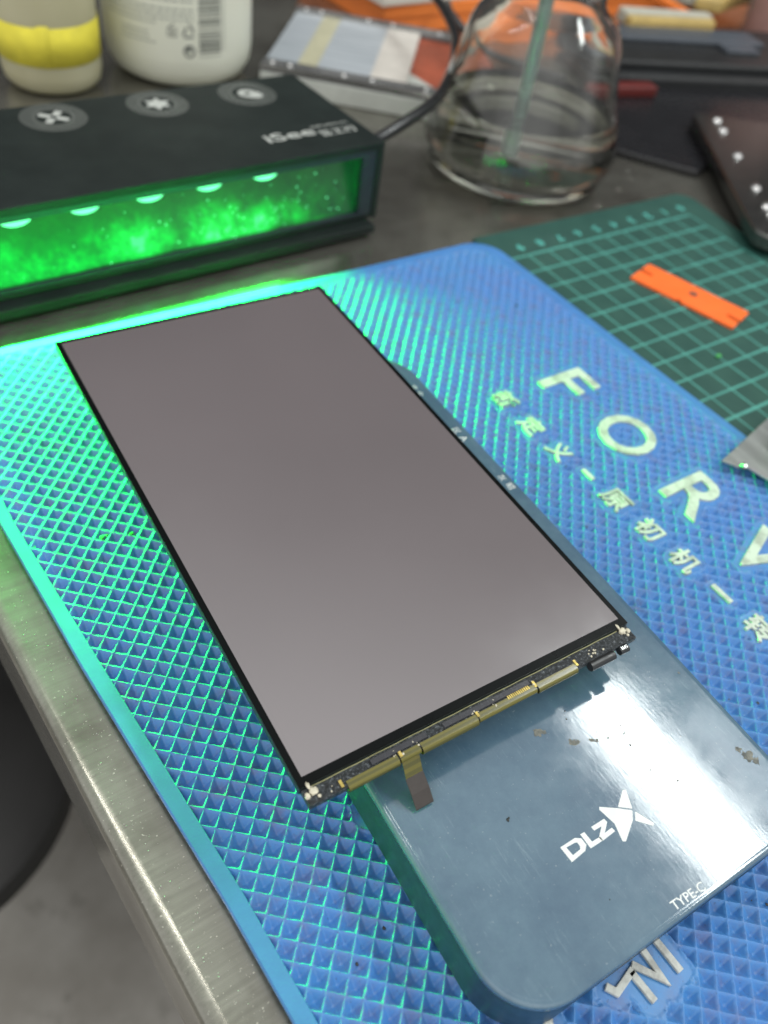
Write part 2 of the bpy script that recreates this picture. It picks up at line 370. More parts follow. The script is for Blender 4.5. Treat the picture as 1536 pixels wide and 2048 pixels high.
# ---- steel workbench with a rolled left edge
def benchx(y): return -203.6 - 0.0589 * (y + 163)
wb = thing('workbench', 'brushed stainless steel workbench with a rolled edge, under the blue mat', 'workbench', (0, 0, -700))
mb = MB(); Z = 698.5
prof = [(20, Z - 6), (20, Z), (0, Z)] + [(-3.6 * math.sin(a), Z - 3.6 * (1 - math.cos(a))) for a in [i * PI / 16 for i in range(1, 9)]] + [(-3.6, Z - 20), (-3.6, Z - 36), (-2.6, Z - 36), (2, Z - 36), (2, Z - 6)]
ys = np.linspace(-420, 640, 60); k = len(prof)
for y in ys: mb.v += [(benchx(y) + 1.2 + px, float(y), pz) for px, pz in prof]
mb.f += [(i * k + q, i * k + q + 1, (i + 1) * k + q + 1, (i + 1) * k + q) for i in range(len(ys) - 1) for q in range(k - 1)]
build('rolled_edge', mb, MAT_STEEL, wb, smooth=True)
x0, x1 = benchx(-420) + 21.2, benchx(640) + 21.2
build('bench_top', MB().prism([(x0, -420), (700, -420), (700, 640), (x1, 640)], Z - 6, Z), MAT_STEEL, wb)
for (lx, ly) in ((-170, -380), (660, -380), (-210, 600), (660, 600)):
    build('leg', MB().box(lx - 15, ly - 15, 0, lx + 15, ly + 15, Z - 6.2), MAT_STEEL, wb, bevel=2)
T = -1.5     # height of the bench top in scene millimetres

# ---- stool far below, on the floor
st = thing('round_stool', 'dark round stool below the left edge of the steel bench', 'stool', (-290, 150, -700))
build('seat', MB().lathe([(0, 268), (96, 268), (108, 272), (112, 282), (108, 296), (96, 300), (0, 300)], n=56), MAT_STOOL, st, smooth=True)
build('pole', MB().lathe([(0, 20), (22, 20), (22, 267), (0, 267)], 0, 70, n=20), MAT_STOOL, st, smooth=True)
build('foot', MB().lathe([(0, 0), (36, 0), (35, 10), (24, 20), (0, 20)], 0, 70, n=40), MAT_STOOL, st, smooth=True)
build('back_post', MB().tube([(62, 62, 290), (60, 78, 300), (56, 92, 340), (50, 98, 480)], 13, 14), MAT_STOOL, st, smooth=True)

# ================================================================== cutting mat
cm = thing('cutting_mat', 'dark green cutting mat with a pale printed grid beside the blue mat', 'cutting mat', (0, 0, T))
CZ = -T
out = rpoly([(-13, 17.6), (104.6, 16.2), (99.5, -37), (97, -260), (-13, -260)], [0.5, 7, 20, 0.5, 0.5])
build('sheet', MB().prism(out, 0, CZ), MAT_GREEN, cm, bevel=0.25)
g = MB(); gz0, gz1 = CZ + 0.004, CZ + 0.02
for k in range(10):
    wd = 0.62
    g.box(k * 10 - wd / 2, -250, gz0, k * 10 + wd / 2, 0.0, gz1)
for r in range(25):
    wd = 1.15 if r == 0 else (1.2 if r % 10 == 0 else 0.85)
    # rows are drawn between the columns, so no face overlaps
    for k in range(9): g.box(k * 10 + 0.312, -r * 10 - wd / 2, gz0, k * 10 + 10 - 0.312, -r * 10 + wd / 2, gz1)
    g.box(-11, -r * 10 - wd / 2, gz0, -0.312, -r * 10 + wd / 2, gz1)
build('grid_lines', g, MAT_GRID, cm)
t = MB()
for k in range(10): addtext(t, str(9 - k), 4.2, k * 10 + 0.6, 5.6, gz0, PI, 0.02, bold=0.03)
build('grid_digits', t, MAT_DIGIT, cm)

# ================================================================== blue silicone mat
PITCH, ANG = 3.053, -0.7389
L0 = np.array([-187.56, -124.44]); ea = np.array([math.cos(ANG), math.sin(ANG)]); eb = np.array([math.sin(ANG), -math.cos(ANG)])
sm_t = thing('repair_mat', 'blue silicone repair mat with diamond pits and raised white lettering', 'repair mat', (-105, -90, T))
OX, OY, OZ = -105, -90, T
MZ = 3.0
outer = [(-203.9, 12.9), (-91, 11.4), (-12.6, 11.4), (-11.6, -8), (-10.3, -60), (-8.6, -109), (-4, -240), (-192.6, -240), (-193.6, -185), (-195.4, -150), (-200.0, -94.2), (-202.5, -50.8)]
inner = [(-200.8, 9.6), (-91, 8.4), (-17.5, 8.0), (-15.2, -8), (-13.6, -60), (-12.0, -109), (-7.5, -237), (-189.6, -237), (-190.6, -185), (-192.2, -150), (-196.6, -94.2), (-199.9, -50.8)]
rad_o = [1, 0, 11, 0, 0, 0, 2, 1, 60, 60, 60, 60]; rad_i = [0.5, 0, 8, 0, 0, 0, 1, 0.5, 60, 60, 60, 60]
po = rpoly(outer, rad_o, 8); pi_ = rpoly(inner, rad_i, 8)
# lettering first: its outline flattens the pits around it
big = MB(); small = MB(); LZ = MZ - OZ - 0.35
def W2(x, y): return x - OX, y - OY
for ch, yc, wd in (('F', -68.2, 10.3), ('O', -93.2, 16.6), ('R', -120.2, 13.0), ('W', -147.5, 23.0), ('A', -178, 16)):
    x, y = W2(-42.6, yc); addtext(big, ch, 17.0, x, y, LZ, -PI / 2 + 0.0, 0.75, bold=0.012, fitw=wd)
for ch, xc, yc, hh in (('新', -65.6, -65.6, 7.0), ('定', -66.0, -78.0, 7.0), ('义', -65.8, -89.8, 6.8), ('原', -64.6, -110.8, 7.0), ('初', -64.0, -122.8, 7.0), ('机', -63.6, -134.6, 7.0), ('转', -63.0, -158.0, 7.0)):
    x, y = W2(xc, yc); addtext(small, ch, hh, x, y, LZ, -PI / 2, 0.75, bold=0.022)
for xc, y0, y1 in ((-64.8, -98.2, -102.3), (-63.2, -143.4, -149.4)):
    x, y = W2(xc, y0); small.box(x - 0.65, y1 - OY, LZ, x + 0.65, y, LZ + 0.75)
low = MB()
def stroke(mb, a, b, wd):
    a = Vector(W2(*a)); b = Vector(W2(*b)); d = (b - a).normalized(); n = Vector((-d.y, d.x)) * wd / 2
    q = rpoly([tuple(a - n), tuple(b - n), tuple(b + n), tuple(a + n)], 0.25, 3); mb.prism(q, LZ, LZ + 0.8)
def polyline(mb, pts, wd):
    """one mitred stroke"""
    P = [Vector(W2(*p)) for p in pts]; Lf, Rt = [], []
    for i, p in enumerate(P):
        a = (P[i] - P[i - 1]).normalized() if i else (P[1] - P[0]).normalized()
        b = (P[i + 1] - P[i]).normalized() if i < len(P) - 1 else a
        t_ = (a + b).normalized(); nn = Vector((-t_.y, t_.x)); kk = wd / 2 / max(0.4, nn.dot(Vector((-a.y, a.x))))
        Lf.append(tuple(p + nn * kk)); Rt.append(tuple(p - nn * kk))
    mb.prism(Lf + Rt[::-1], LZ, LZ + 0.8)
polyline(low, [(-148.2, -193.3), (-147.2, -195.0), (-144.9, -194.5), (-142.3, -193.9)], 1.25)
polyline(low, [(-142.9, -194.0), (-142.6, -199.4)], 1.25)
polyline(low, [(-142.0, -193.2), (-138.9, -197.8), (-138.6, -192.0)], 1.25)
polyline(low, [(-135.5, -192.0), (-135.3, -198.6)], 1.25)
dots = [MB().blob((*W2(-166.6, -148.6), LZ + 0.3), 1.1, 3, (0.8, 1, 0.7)), MB().blob((*W2(-160.0, -192.1), LZ + 0.4), 0.9, 4, (1, 1, 0.7))]
kd_pts = []
for mbx, rr in ((big, 1.5), (small, 1.15), (low, 1.9), (dots[0], 1.9), (dots[1], 1.9)):
    V = np.array(mbx.v)
    for f in mbx.f:
        P = V[list(f)]
        for q in range(1, len(f) - 1):
            a, b, c_ = P[0], P[q], P[q + 1]
            L = max(np.linalg.norm(a - b), np.linalg.norm(a - c_), np.linalg.norm(b - c_)); n_ = max(1, int(L / 0.45))
            for i in range(n_ + 1):
                for j in range(n_ + 1 - i):
                    p = a + (b - a) * i / n_ + (c_ - a) * j / n_; kd_pts.append((p[0] + OX, p[1] + OY, rr))
kt = KDTree(len(kd_pts))
for i, p in enumerate(kd_pts): kt.insert((p[0], p[1], 0), i)
kt.balance()
# the pitted sheet: a lattice with its nodes on the ridges and across each pit
off = [-0.018, 0.018, 0.14, 0.28, 0.39, 0.5, 0.61, 0.72, 0.84]
NO = len(off)
ca = range(-70, 95); cb = range(-95, 75)
na = np.array([i + t for i in ca for t in off]); nb = np.array([j + t for j in cb for t in off])
fa = np.array(off * len(ca)); fb = np.array(off * len(cb))
A, B_ = np.meshgrid(na, nb, indexing='ij'); FA, FB = np.meshgrid(fa, fb, indexing='ij')
X = L0[0] + PITCH * (A * ea[0] + B_ * eb[0]); Y = L0[1] + PITCH * (A * ea[1] + B_ * eb[1])
def inside(poly, X, Y):
    c = np.zeros(X.shape, bool); n = len(poly)
    for i in range(n):
        x1, y1 = poly[i - 1]; x2, y2 = poly[i]
        if y1 == y2: continue
        m_ = (y1 > Y) != (y2 > Y); c ^= m_ & (X < (x2 - x1) * (Y - y1) / (y2 - y1) + x1)
    return c
mid = [((a[0] + b[0]) / 2, (a[1] + b[1]) / 2) for a, b in zip(po, pi_)]
keep = inside(mid, X, Y)
da = np.minimum(np.abs(FA), np.abs(1 - FA)); db = np.minimum(np.abs(FB), np.abs(1 - FB))
depth = np.clip((np.minimum(da, db) - 0.018) / 0.482, 0, 1)
def polydist(poly, X, Y):
    best = np.full(X.shape, 1e9)
    for i in range(len(poly)):
        x1, y1 = poly[i - 1]; x2, y2 = poly[i]; dx, dy = x2 - x1, y2 - y1; L2 = dx * dx + dy * dy + 1e-9
        t = np.clip(((X - x1) * dx + (Y - y1) * dy) / L2, 0, 1); best = np.minimum(best, (X - x1 - t * dx) ** 2 + (Y - y1 - t * dy) ** 2)
    return np.sqrt(best)
far = (X > -60) | (Y > 0)
depth = np.where(far, depth * np.clip(polydist(pi_, X, Y) / 3.5, 0, 1), depth)
rn = np.random.RandomState(3)
Zs = MZ - 1.55 * depth ** 0.92 + rn.normal(0, 0.012, X.shape)
Zs -= np.where(np.minimum(da, db) < 0.03, np.abs(rn.normal(0, 0.035, X.shape)), 0)
wx = 0.16 * np.sin(X / 23.0 + 1.3 * np.sin(Y / 31.0)) + 0.08 * np.sin(Y / 9.0 + X / 14.0); wy = 0.16 * np.sin(Y / 27.0 + 1.1 * np.sin(X / 19.0)) + 0.07 * np.sin(X / 8.0)
X = X + wx; Y = Y + wy
cellw = np.abs(np.sin(np.floor(A + 0.5) * 12.9898 + np.floor(B_ + 0.5) * 78.233) * 43758.5453) % 1.0
Zs -= 0.10 * cellw * (1 - depth) * (cellw > 0.6)
box_ = keep & (((X > -72) & (X < -30) & (Y > -190) & (Y < -56)) | ((X > -170) & (X < -128) & (Y > -206) & (Y < -140)))
for i, j in zip(*np.nonzero(box_)):
    co, idx, dist = kt.find((X[i, j], Y[i, j], 0)); rr = kd_pts[idx][2]
    if dist < rr: Zs[i, j] = MZ - 0.22
    elif dist < rr + 0.4: Zs[i, j] = max(Zs[i, j], MZ - 0.02)
ids = -np.ones(X.shape, int); ids[keep] = np.arange(keep.sum())
verts = np.c_[X[keep] - OX, Y[keep] - OY, Zs[keep] - OZ] * S
cell = keep[:-1, :-1] & keep[1:, :-1] & keep[:-1, 1:] & keep[1:, 1:]
ii, jj = np.nonzero(cell)
a0, a1, a2, a3 = ids[ii, jj], ids[ii + 1, jj], ids[ii + 1, jj + 1], ids[ii, jj + 1]
ma = (FA[ii, jj] + 0.06) < 0.5; mbb = (FB[ii, jj] + 0.06) < 0.5
same = (ma == mbb)
# e.g. lower-left and upper-right quadrants split along the rising diagonal
ctr_a = FA[ii, jj] < 0.49; ctr_b = FB[ii, jj] < 0.49; same = ctr_a == ctr_b
tri = np.empty((len(ii), 2, 3), int)
tri[same, 0] = np.c_[a0, a1, a2][same]; tri[same, 1] = np.c_[a0, a2, a3][same]
tri[~same, 0] = np.c_[a0, a1, a3][~same]; tri[~same, 1] = np.c_[a1, a2, a3][~same]
tri = tri.reshape(-1, 3)
me = bpy.data.meshes.new('pitted_sheet'); me.vertices.add(len(verts)); me.vertices.foreach_set('co', verts.ravel())
me.loops.add(len(tri) * 3); me.loops.foreach_set('vertex_index', tri[:, ::-1].ravel()); me.polygons.add(len(tri))
me.polygons.foreach_set('loop_start', np.arange(0, len(tri) * 3, 3)); me.update(calc_edges=True); me.validate()
n0 = me.polygons[0].normal.z
if n0 < 0: me.flip_normals()
build('pitted_sheet', None, MAT_BLUE, sm_t, mesh=me)
# rim: flat strip all round with the mat's side walls
mb = MB(); n = len(po); zt, zi = MZ - OZ + 0.05, MZ - OZ - 1.2
for a, b in zip(po, pi_):
    z0 = -OZ + 0.03 + 1.1 * min(1, max(0, (-60 - a[0]) / 130))
    a = Vector(W2(*a)); b = Vector(W2(*b)); d = (b - a).normalized() * 0.25
    mb.v += [(a.x + d.x * .2, a.y + d.y * .2, z0), (a.x, a.y, zt - 0.3), (a.x + d.x, a.y + d.y, zt), (b.x - d.x * .4, b.y - d.y * .4, zt), (b.x, b.y, zt - 0.1), (b.x, b.y, zi), (b.x, b.y, z0)]
for i in range(n):
    j = (i + 1) % n
    for q in range(6): mb.f.append((i * 7 + q, j * 7 + q, j * 7 + q + 1, i * 7 + q + 1))
    mb.f.append((i * 7 + 6, j * 7 + 6, j * 7, i * 7))
build('flat_rim', mb, MAT_BORDER, sm_t, smooth=True)
build('large_lettering', big, MAT_LETTER, sm_t, bevel=0.12, seg=1)
build('small_lettering', small, MAT_LETTER, sm_t)
build('lower_lettering', low, MAT_LETTER, sm_t, bevel=0.1, seg=1)
for d_ in dots: build('raised_dot', d_, MAT_LETTER, sm_t, smooth='all')

# ================================================================== power bank
BA = math.radians(-2.0)
BX, BY, BZ, BH = -99.3, -194.2, 3.0, 13.0       # its near right corner (scene mm)
pb = thing('power_bank', 'slate blue power bank with a white star logo, lying under the display panel', 'power bank', (BX, BY, BZ), BA)
def toB(x, y):
    dx, dy = x - BX, y - BY; c, n_ = math.cos(-BA), math.sin(-BA); return dx * c - dy * n_, dx * n_ + dy * c
BW, BL = 70.6, 148.0
def ring(inset, z, r=11.0):
    return [(x, y, z) for x, y in rpoly([(-inset, inset), (-inset, BL - inset), (-BW + inset, BL - inset), (-BW + inset, inset)], max(1, r - inset), 14)]
def shell(levels, cap0, cap1):
    mb = MB(); k0 = None
    for ins, z in levels:
        rg = ring(ins, z); base = len(mb.v); mb.v += rg; nr = len(rg)
        if k0 is None and cap0: mb.f.append(tuple(range(base, base + nr))[::-1])
        if k0 is not None: mb.f += [(k0 + i, k0 + (i + 1) % nr, base + (i + 1) % nr, base + i) for i in range(nr)]
        k0 = base
    if cap1: mb.f.append(tuple(range(k0, k0 + nr)))
    return mb
build('side_frame', shell([(0.9, 0.0), (0.2, 0.6), (0.0, 1.6), (0.0, BH - 1.75), (0.3, BH - 1.7)], True, True), MAT_BANKSIDE, pb, smooth=True)
build('top_plate', shell([(0.12, BH - 1.68), (0.0, BH - 1.5)] + [(0.8 * (1 - math.cos(a)), BH - 0.92 + 0.84 * math.sin(a)) for a in [i * PI / 2 / 6 for i in range(7)]] + [(0.95, BH - 0.08), (1.08, BH - 0.02), (1.2, BH), (1.5, BH)], False, True), MAT_BANK, pb, smooth=True)
PZ = BH + 0.01
lg = MB()
for poly in ([[-129.12, -172.02], [-128.58, -172.33], [-130.1, -175.45], [-132.18, -173.89]],
             [[-135.1, -172.14], [-132.41, -173.99], [-130.31, -175.65], [-131.49, -176.94], [-135.28, -179.02], [-135.8, -178.72], [-134.85, -175.77], [-135.45, -172.51]],
             [[-130.0, -176.02], [-128.54, -179.29], [-129.08, -179.6], [-131.2, -177.27]]):
    lg.prism([toB(*p) for p in rpoly(poly, 0.12, 2)], PZ, PZ + 0.03)
build('star_logo', lg, MAT_WHITEPRINT, pb)
lg = MB()
def quads(mb, ring_o, ring_i, z0, z1):
    n = len(ring_o)
    for i in range(n):
        j = (i + 1) % n; mb.prism([ring_o[i], ring_o[j], ring_i[j], ring_i[i]], z0, z1)
Do = [(-145.98, -173.91), (-142.7, -174.0), (-141.75, -174.6), (-141.72, -175.88), (-142.6, -176.55), (-145.9, -176.78)]
Di = [(-145.06, -174.45), (-143.2, -174.6), (-142.85, -174.8), (-142.87, -175.5), (-143.2, -175.9), (-144.95, -176.0)]
quads(lg, [toB(*p) for p in Do], [toB(*p) for p in Di], PZ, PZ + 0.03)
lg.prism([toB(*p) for p in [[-141.45, -174.0], [-140.54, -174.1], [-140.5, -176.0], [-138.66, -176.1], [-138.72, -176.83], [-141.5, -176.73]]], PZ, PZ + 0.03)
lg.prism([toB(*p) for p in [[-138.88, -174.05], [-135.86, -174.15], [-135.76, -174.85], [-137.5, -176.05], [-135.77, -176.0], [-135.68, -176.75], [-138.84, -176.85], [-138.95, -176.1], [-137.2, -174.9], [-138.84, -174.8]]], PZ, PZ + 0.03)
build('brand_text', lg, MAT_WHITEPRINT, pb)
tx, ty = toB(-132.6, -190.95)
build('port_text', addtext(MB(), 'TYPE-C', 1.5, tx, ty, PZ, math.radians(-3.5) - BA, 0.03, bold=0.01, fitw=7.3), MAT_WHITEPRINT, pb)
t = MB()
for s_, yy in (('文', -62.2), ('众', -65.0), ('区', -81.0), ('A', -84.2), ('灰', -99.6), ('昭', -102.8)):
    x, y = toB(-98.4, yy); addtext(t, s_, 1.9, x, y, PZ, -PI / 2 - BA, 0.02)
build('side_text', t, MAT_WHITEPRINT, pb)
for i, (x, y, r) in enumerate([(-135.3, -155.7, 1.0), (-134.2, -156.3, 0.5), (-130.9, -160.5, 0.8), (-129.9, -160.9, 0.5), (-127.3, -162.0, 0.55), (-126.5, -162.6, 0.4), (-102.9, -179.5, 1.3), (-103.6, -177.6, 0.8), (-102.3, -181.0, 0.9), (-101.0, -160.0, 0.3)]):
    rnd = random.Random(i); P = []
    for k in range(18):
        a = 2 * PI * k / 18; q = r * (0.45 + 0.75 * rnd.random()); P.append(toB(x + q * math.cos(a), y + q * math.sin(a)))
    build('glue_stain', MB().prism(P, PZ, PZ + 0.012 + 0.002 * i), MAT_STAIN, pb)

# ================================================================== phone display module
DA = math.radians(-1.95)
DX, DY, DZ = -176.8, -20.5, 16.0
dp = thing('phone_display', 'bare phone display panel with matte grey screen and black border, lying on the power bank', 'display panel', (DX, DY, DZ), DA)
W, H, ZT = 72.1, 129.3, 9.0
build('glass_panel', MB().box(0, -126.2, ZT - 2.0, W, 0, ZT - 0.25), MAT_EDGE, dp, bevel=0.15)
fr = MB(); aw0, aw1, ah0, ah1 = 1.25, 70.95, 1.15, 124.55
fr.box(0.05, -126.15, ZT - 0.24, aw0, -0.05, ZT); fr.box(aw1, -126.15, ZT - 0.24, W - 0.05, -0.05, ZT)
fr.box(aw0, -ah0, ZT - 0.24, aw1, -0.05, ZT); fr.box(aw0, -126.15, ZT - 0.24, aw1, -ah1, ZT)
build('black_border', fr, MAT_BEZEL, dp)
build('screen', MB().box(aw0, -ah1, ZT - 0.24, aw1, -ah0, ZT - 0.012), MAT_SCREEN, dp)
build('connector_ledge', MB().box(0.3, -H, ZT - 2.0, W - 0.3, -126.22, ZT - 0.7), MAT_LEDGE, dp, bevel=0.12)
build('edge_bead', MB().tube([(x, -126.45 + 0.03 * math.sin(x), ZT - 0.62) for x in np.linspace(2, W - 3, 60)], 0.09, 6), simple('yellowed_glue', (0.30, 0.29, 0.14), 0.4, vscale=800), dp, smooth=True)
for x0, x1 in ((12.5, 23.5), (27, 46)):
    build('driver_chip', MB().box(x0, -128.0, ZT - 0.69, x1, -126.95, ZT - 0.35), MAT_CHIP, dp, bevel=0.06, seg=1)
def curl(x0, x1, r, drop, y0=-129.0):
    """a flex film rolled over the edge of the ledge and tucked below it"""
    mb = MB(); P = [(y0 + 0.7, 0)] + [(y0 - r * math.sin(a), -r * (1 - math.cos(a))) for a in [i * PI / 12 for i in range(13)]] + [(y0 + 2.0, -2 * r), (y0 + 6, -2 * r - drop)]
    zt = ZT - 0.60; n = len(P); th = 0.12
    for x in (x0, x1):
        for q, (y, z) in enumerate(P):
            mb.v.append((x, y, zt + z))
        for q, (y, z) in enumerate(P):
            a = P[max(q - 1, 0)]; b = P[min(q + 1, n - 1)]; d = Vector((b[0] - a[0], b[1] - a[1])).normalized()
            mb.v.append((x, y - d.y * -th, zt + z + d.x * -th * -1 * -1))
    for q in range(n - 1):
        mb.f.append((q, q + 1, 2 * n + q + 1, 2 * n + q)); mb.f.append((n + q, 3 * n + q, 3 * n + q + 1, n + q + 1))
        mb.f.append((q, n + q, n + q + 1, q + 1)); mb.f.append((2 * n + q, 2 * n + q + 1, 3 * n + q + 1, 3 * n + q))
    return mb
for x0, x1, r in ((7.3, 17.0, 0.75), (21.6, 33.3, 0.85), (47.0, 56.4, 0.8)):
    build('flex_cable', curl(x0, x1, r, 0.6), MAT_FLEX, dp, smooth=True)
build('flex_bridge', curl(17.3, 21.3, 0.55, 0.3), MAT_FLEX, dp, smooth=True)
build('flex_bridge', curl(33.6, 46.6, 0.6, 0.3), MAT_FLEX, dp, smooth=True)
gp = MB()
for x in np.arange(40.5, 45.5, 0.42): gp.box(x, -128.7, ZT - 0.49, x + 0.24, -127.9, ZT - 0.42)
for x in (6.2, 17.4, 33.4, 46.4, 56.4): gp.box(x, -129.0, ZT - 0.56, x + 0.5, -127.7, ZT - 0.38)
build('gold_contacts', gp, MAT_GOLD, dp)
# tail that hangs from the flex down to the power bank
tl = MB(); tp = [(-129.2, ZT - 2.0), (-130.2, ZT - 3.4), (-131.2, ZT - 4.8), (-133.6, ZT - 6.4), (-135.6, ZT - 8.2)]
def ribbon(pts, xa, xb, th, sl=0.0):
    mb = MB(); n = len(pts)
    for (y, z) in pts: mb.v += [(xa + sl * (y + 129), y, z), (xb + sl * (y + 129), y, z), (xa + sl * (y + 129), y, z - th), (xb + sl * (y + 129), y, z - th)]
    for i in range(n - 1):
        a, b = 4 * i, 4 * i + 4
        mb.f += [(a, a + 1, b + 1, b), (a + 2, b + 2, b + 3, a + 3), (a, b, b + 2, a + 2), (a + 1, a + 3, b + 3, b + 1)]
    mb.f += [(0, 2, 3, 1), (4 * n - 4, 4 * n - 3, 4 * n - 1, 4 * n - 2)]
    return mb
build('flex_tail', ribbon(tp[:3], 17.8, 21.2, 0.12, 0.0), MAT_FLEX, dp)
build('tail_stiffener', ribbon([tp[2], tp[3], tp[4]], 17.7, 21.3, 0.3, 0.0), MAT_FLEXDARK, dp, bevel=0.4)
# black rolled tabs at the right end
for x0, x1, r in ((59.3, 65.3, 0.95), (66.9, 69.0, 0.8)):
    mb = MB().tube([(x0, -129.9, ZT - 1.5), (x1, -129.9 - 0.05, ZT - 1.5)], r, 20); build('tape_roll', mb, MAT_ROLL, dp, smooth=True)
bb_ = MB()
for x in (67.2, 67.6, 68.0, 68.4): bb_.box(x, -130.3, ZT - 0.74, x + 0.16, -129.6, ZT - 0.66)
build('roll_contacts', bb_, MAT_SCREW, dp)
for cx, cy, sd in ((2.0, -127.3, 1), (70.0, -127.0, 5)):
    mb = MB().blob((cx, cy, ZT - 0.45), 0.72, sd, (1, 1.0, 0.75)).blob((cx - 0.5, cy + 1.05, ZT - 0.1), 0.36, sd + 1, (0.8, 1.7, 0.7)).blob((cx + (1.2 if cx > 30 else -1.2), cy - 0.35, ZT - 0.6), 0.45, sd + 2, (1, 1.2, 0.7)).blob((cx + 0.5, cy - 1.1, ZT - 0.65), 0.3, sd + 3)
    build('glue_blob', mb, MAT_GLUE, dp, smooth='all')
mb = MB()
for i in range(34):
    rnd = random.Random(i + 50); x = rnd.choice([5.2, 17.2, 21.4, 33.5, 38, 46.6, 57.0, 61, 63]) + rnd.uniform(-0.9, 0.9)
    mb.blob((x, -128.2 + rnd.uniform(-0.8, 0.9), ZT - 0.5), rnd.uniform(0.08, 0.24), i, n=4)
build('glue_crumbs', mb, MAT_GLUE, dp, smooth='all', kind='stuff')
build('rear_plate', MB().box(16, -112, 0.02, 58, -24, ZT - 2.02), MAT_BLACK, dp, bevel=0.6)

# ================================================================== inspection lamp
LA_ = math.radians(2.2)
LX, LY = -43.2, 38.4
lp = thing('inspection_lamp', 'black bar lamp glowing green, standing along the far edge of the blue mat', 'lamp', (LX, LY, T), LA_)
LL, LD, LH = 164.0, 61.5, 32.6
case = MB()
case.box(-LL, 0, LH - 2.6, 0, LD, LH)                 # roof
case.box(-LL, LD - 2, 4.8, 0, LD, LH - 2.61)           # back
case.box(-2.6, 0.0, 4.8, 0, LD - 2.01, LH - 2.61)        # right end
case.box(-LL, 0.0, 4.8, -LL + 2.6, LD - 2.01, LH - 2.61)
case.box(-LL + 2.61, 0.4, 4.8, -2.61, LD - 2.01, 6.6)        # floor of the case
build('case', case, MAT_CASE, lp, bevel=0.35)
build('base_rail', MB().box(-LL - 1, -4.6, 1.6, -3.5, LD - 4, 4.75), MAT_CASE, lp, bevel=0.5)
for x in (-LL + 12, -16): build('rubber_foot', MB().box(x - 7, 2, 0, x + 7, LD - 8, 1.58), MAT_BLACK, lp)
rim = MB(); rim.box(-LL + 2.62, 0.5, LH - 4.6, -2.62, 2.6, LH - 2.62); rim.box(-LL + 2.62, 0.5, 6.62, -2.62, 2.4, 7.6)
rim.box(-8.2, 0.5, 7.62, -2.62, 2.4, LH - 4.62)
build('window_rim', rim, MAT_CASE_IN, lp, bevel=0.2)
# dusty lens plate, leaning back inside the window
ln = MB(); ln.add([(-LL + 2.7, 2.7, 7.0), (-8.0, 2.7, 7.0), (-8.0, 9.0, LH - 2.8), (-LL + 2.7, 9.0, LH - 2.8)], [(0, 1, 2, 3)])
ln.add([(-8.0, 2.7, 7.0), (-8.0, 9.0, LH - 2.8), (-8.0, 2.7, LH - 2.8)], [(0, 1, 2)])
build('lens_plate', ln, MAT_LENS, lp)
LEDX = [-45.2, -65.3, -85.1, -105.2, -125.0, -145.0]
for x in LEDX:
    mb = MB(); vs = []; fs = []; n = 20
    for i in range(6):
        t_ = i / 5 * PI / 2
        for j in range(n): a = 2 * PI * j / n; vs.append((x + 4.7 * math.cos(t_) * math.cos(a), 3.6 + 2.0 * math.cos(t_) * math.sin(a), LH - 5.1 - 2.5 * math.sin(t_)))
    for i in range(5):
        for j in range(n): fs.append((i * n + j, i * n + (j + 1) % n, (i + 1) * n + (j + 1) % n, (i + 1) * n + j))
    fs.append(tuple(range(n))[::-1]); mb.add(vs, fs)
    build('led_lens', mb, MAT_LED, lp, smooth='all')
d = bpy.data.lights.new('led_row', 'AREA'); d.shape = 'RECTANGLE'; d.size = 128 * S; d.size_y = 9 * S; d.energy = 1.55; d.color = (0.008, 1.0, 0.04); d.spread = math.radians(92)
o = bpy.data.objects.new('led_row', d); COL.objects.link(o); o.parent = lp; o.location = Vector((-108, -4.8, 15.0)) * S
o.rotation_euler = Vector((0, -1, -0.08)).to_track_quat('-Z', 'Z').to_euler()
fl = MB(); rnd = random.Random(5)
for i in range(150):
    x = rnd.gauss(-48, 22) if rnd.random() < 0.6 else rnd.uniform(-150, -12)
    if x > -10: continue
    t_ = min(0.95, max(0.02, rnd.betavariate(1.6, 3.2))); z = 7.0 + t_ * (LH - 9.8); y = 2.7 + 6.3 * t_ - 0.06
    r = 0.06 + 0.26 * rnd.random() ** 2; fl.blob((x, y, z), r, i, (1, 0.3, 1), n=4)
build('dust_flecks', fl, MAT_FLECK, lp, kind='stuff')
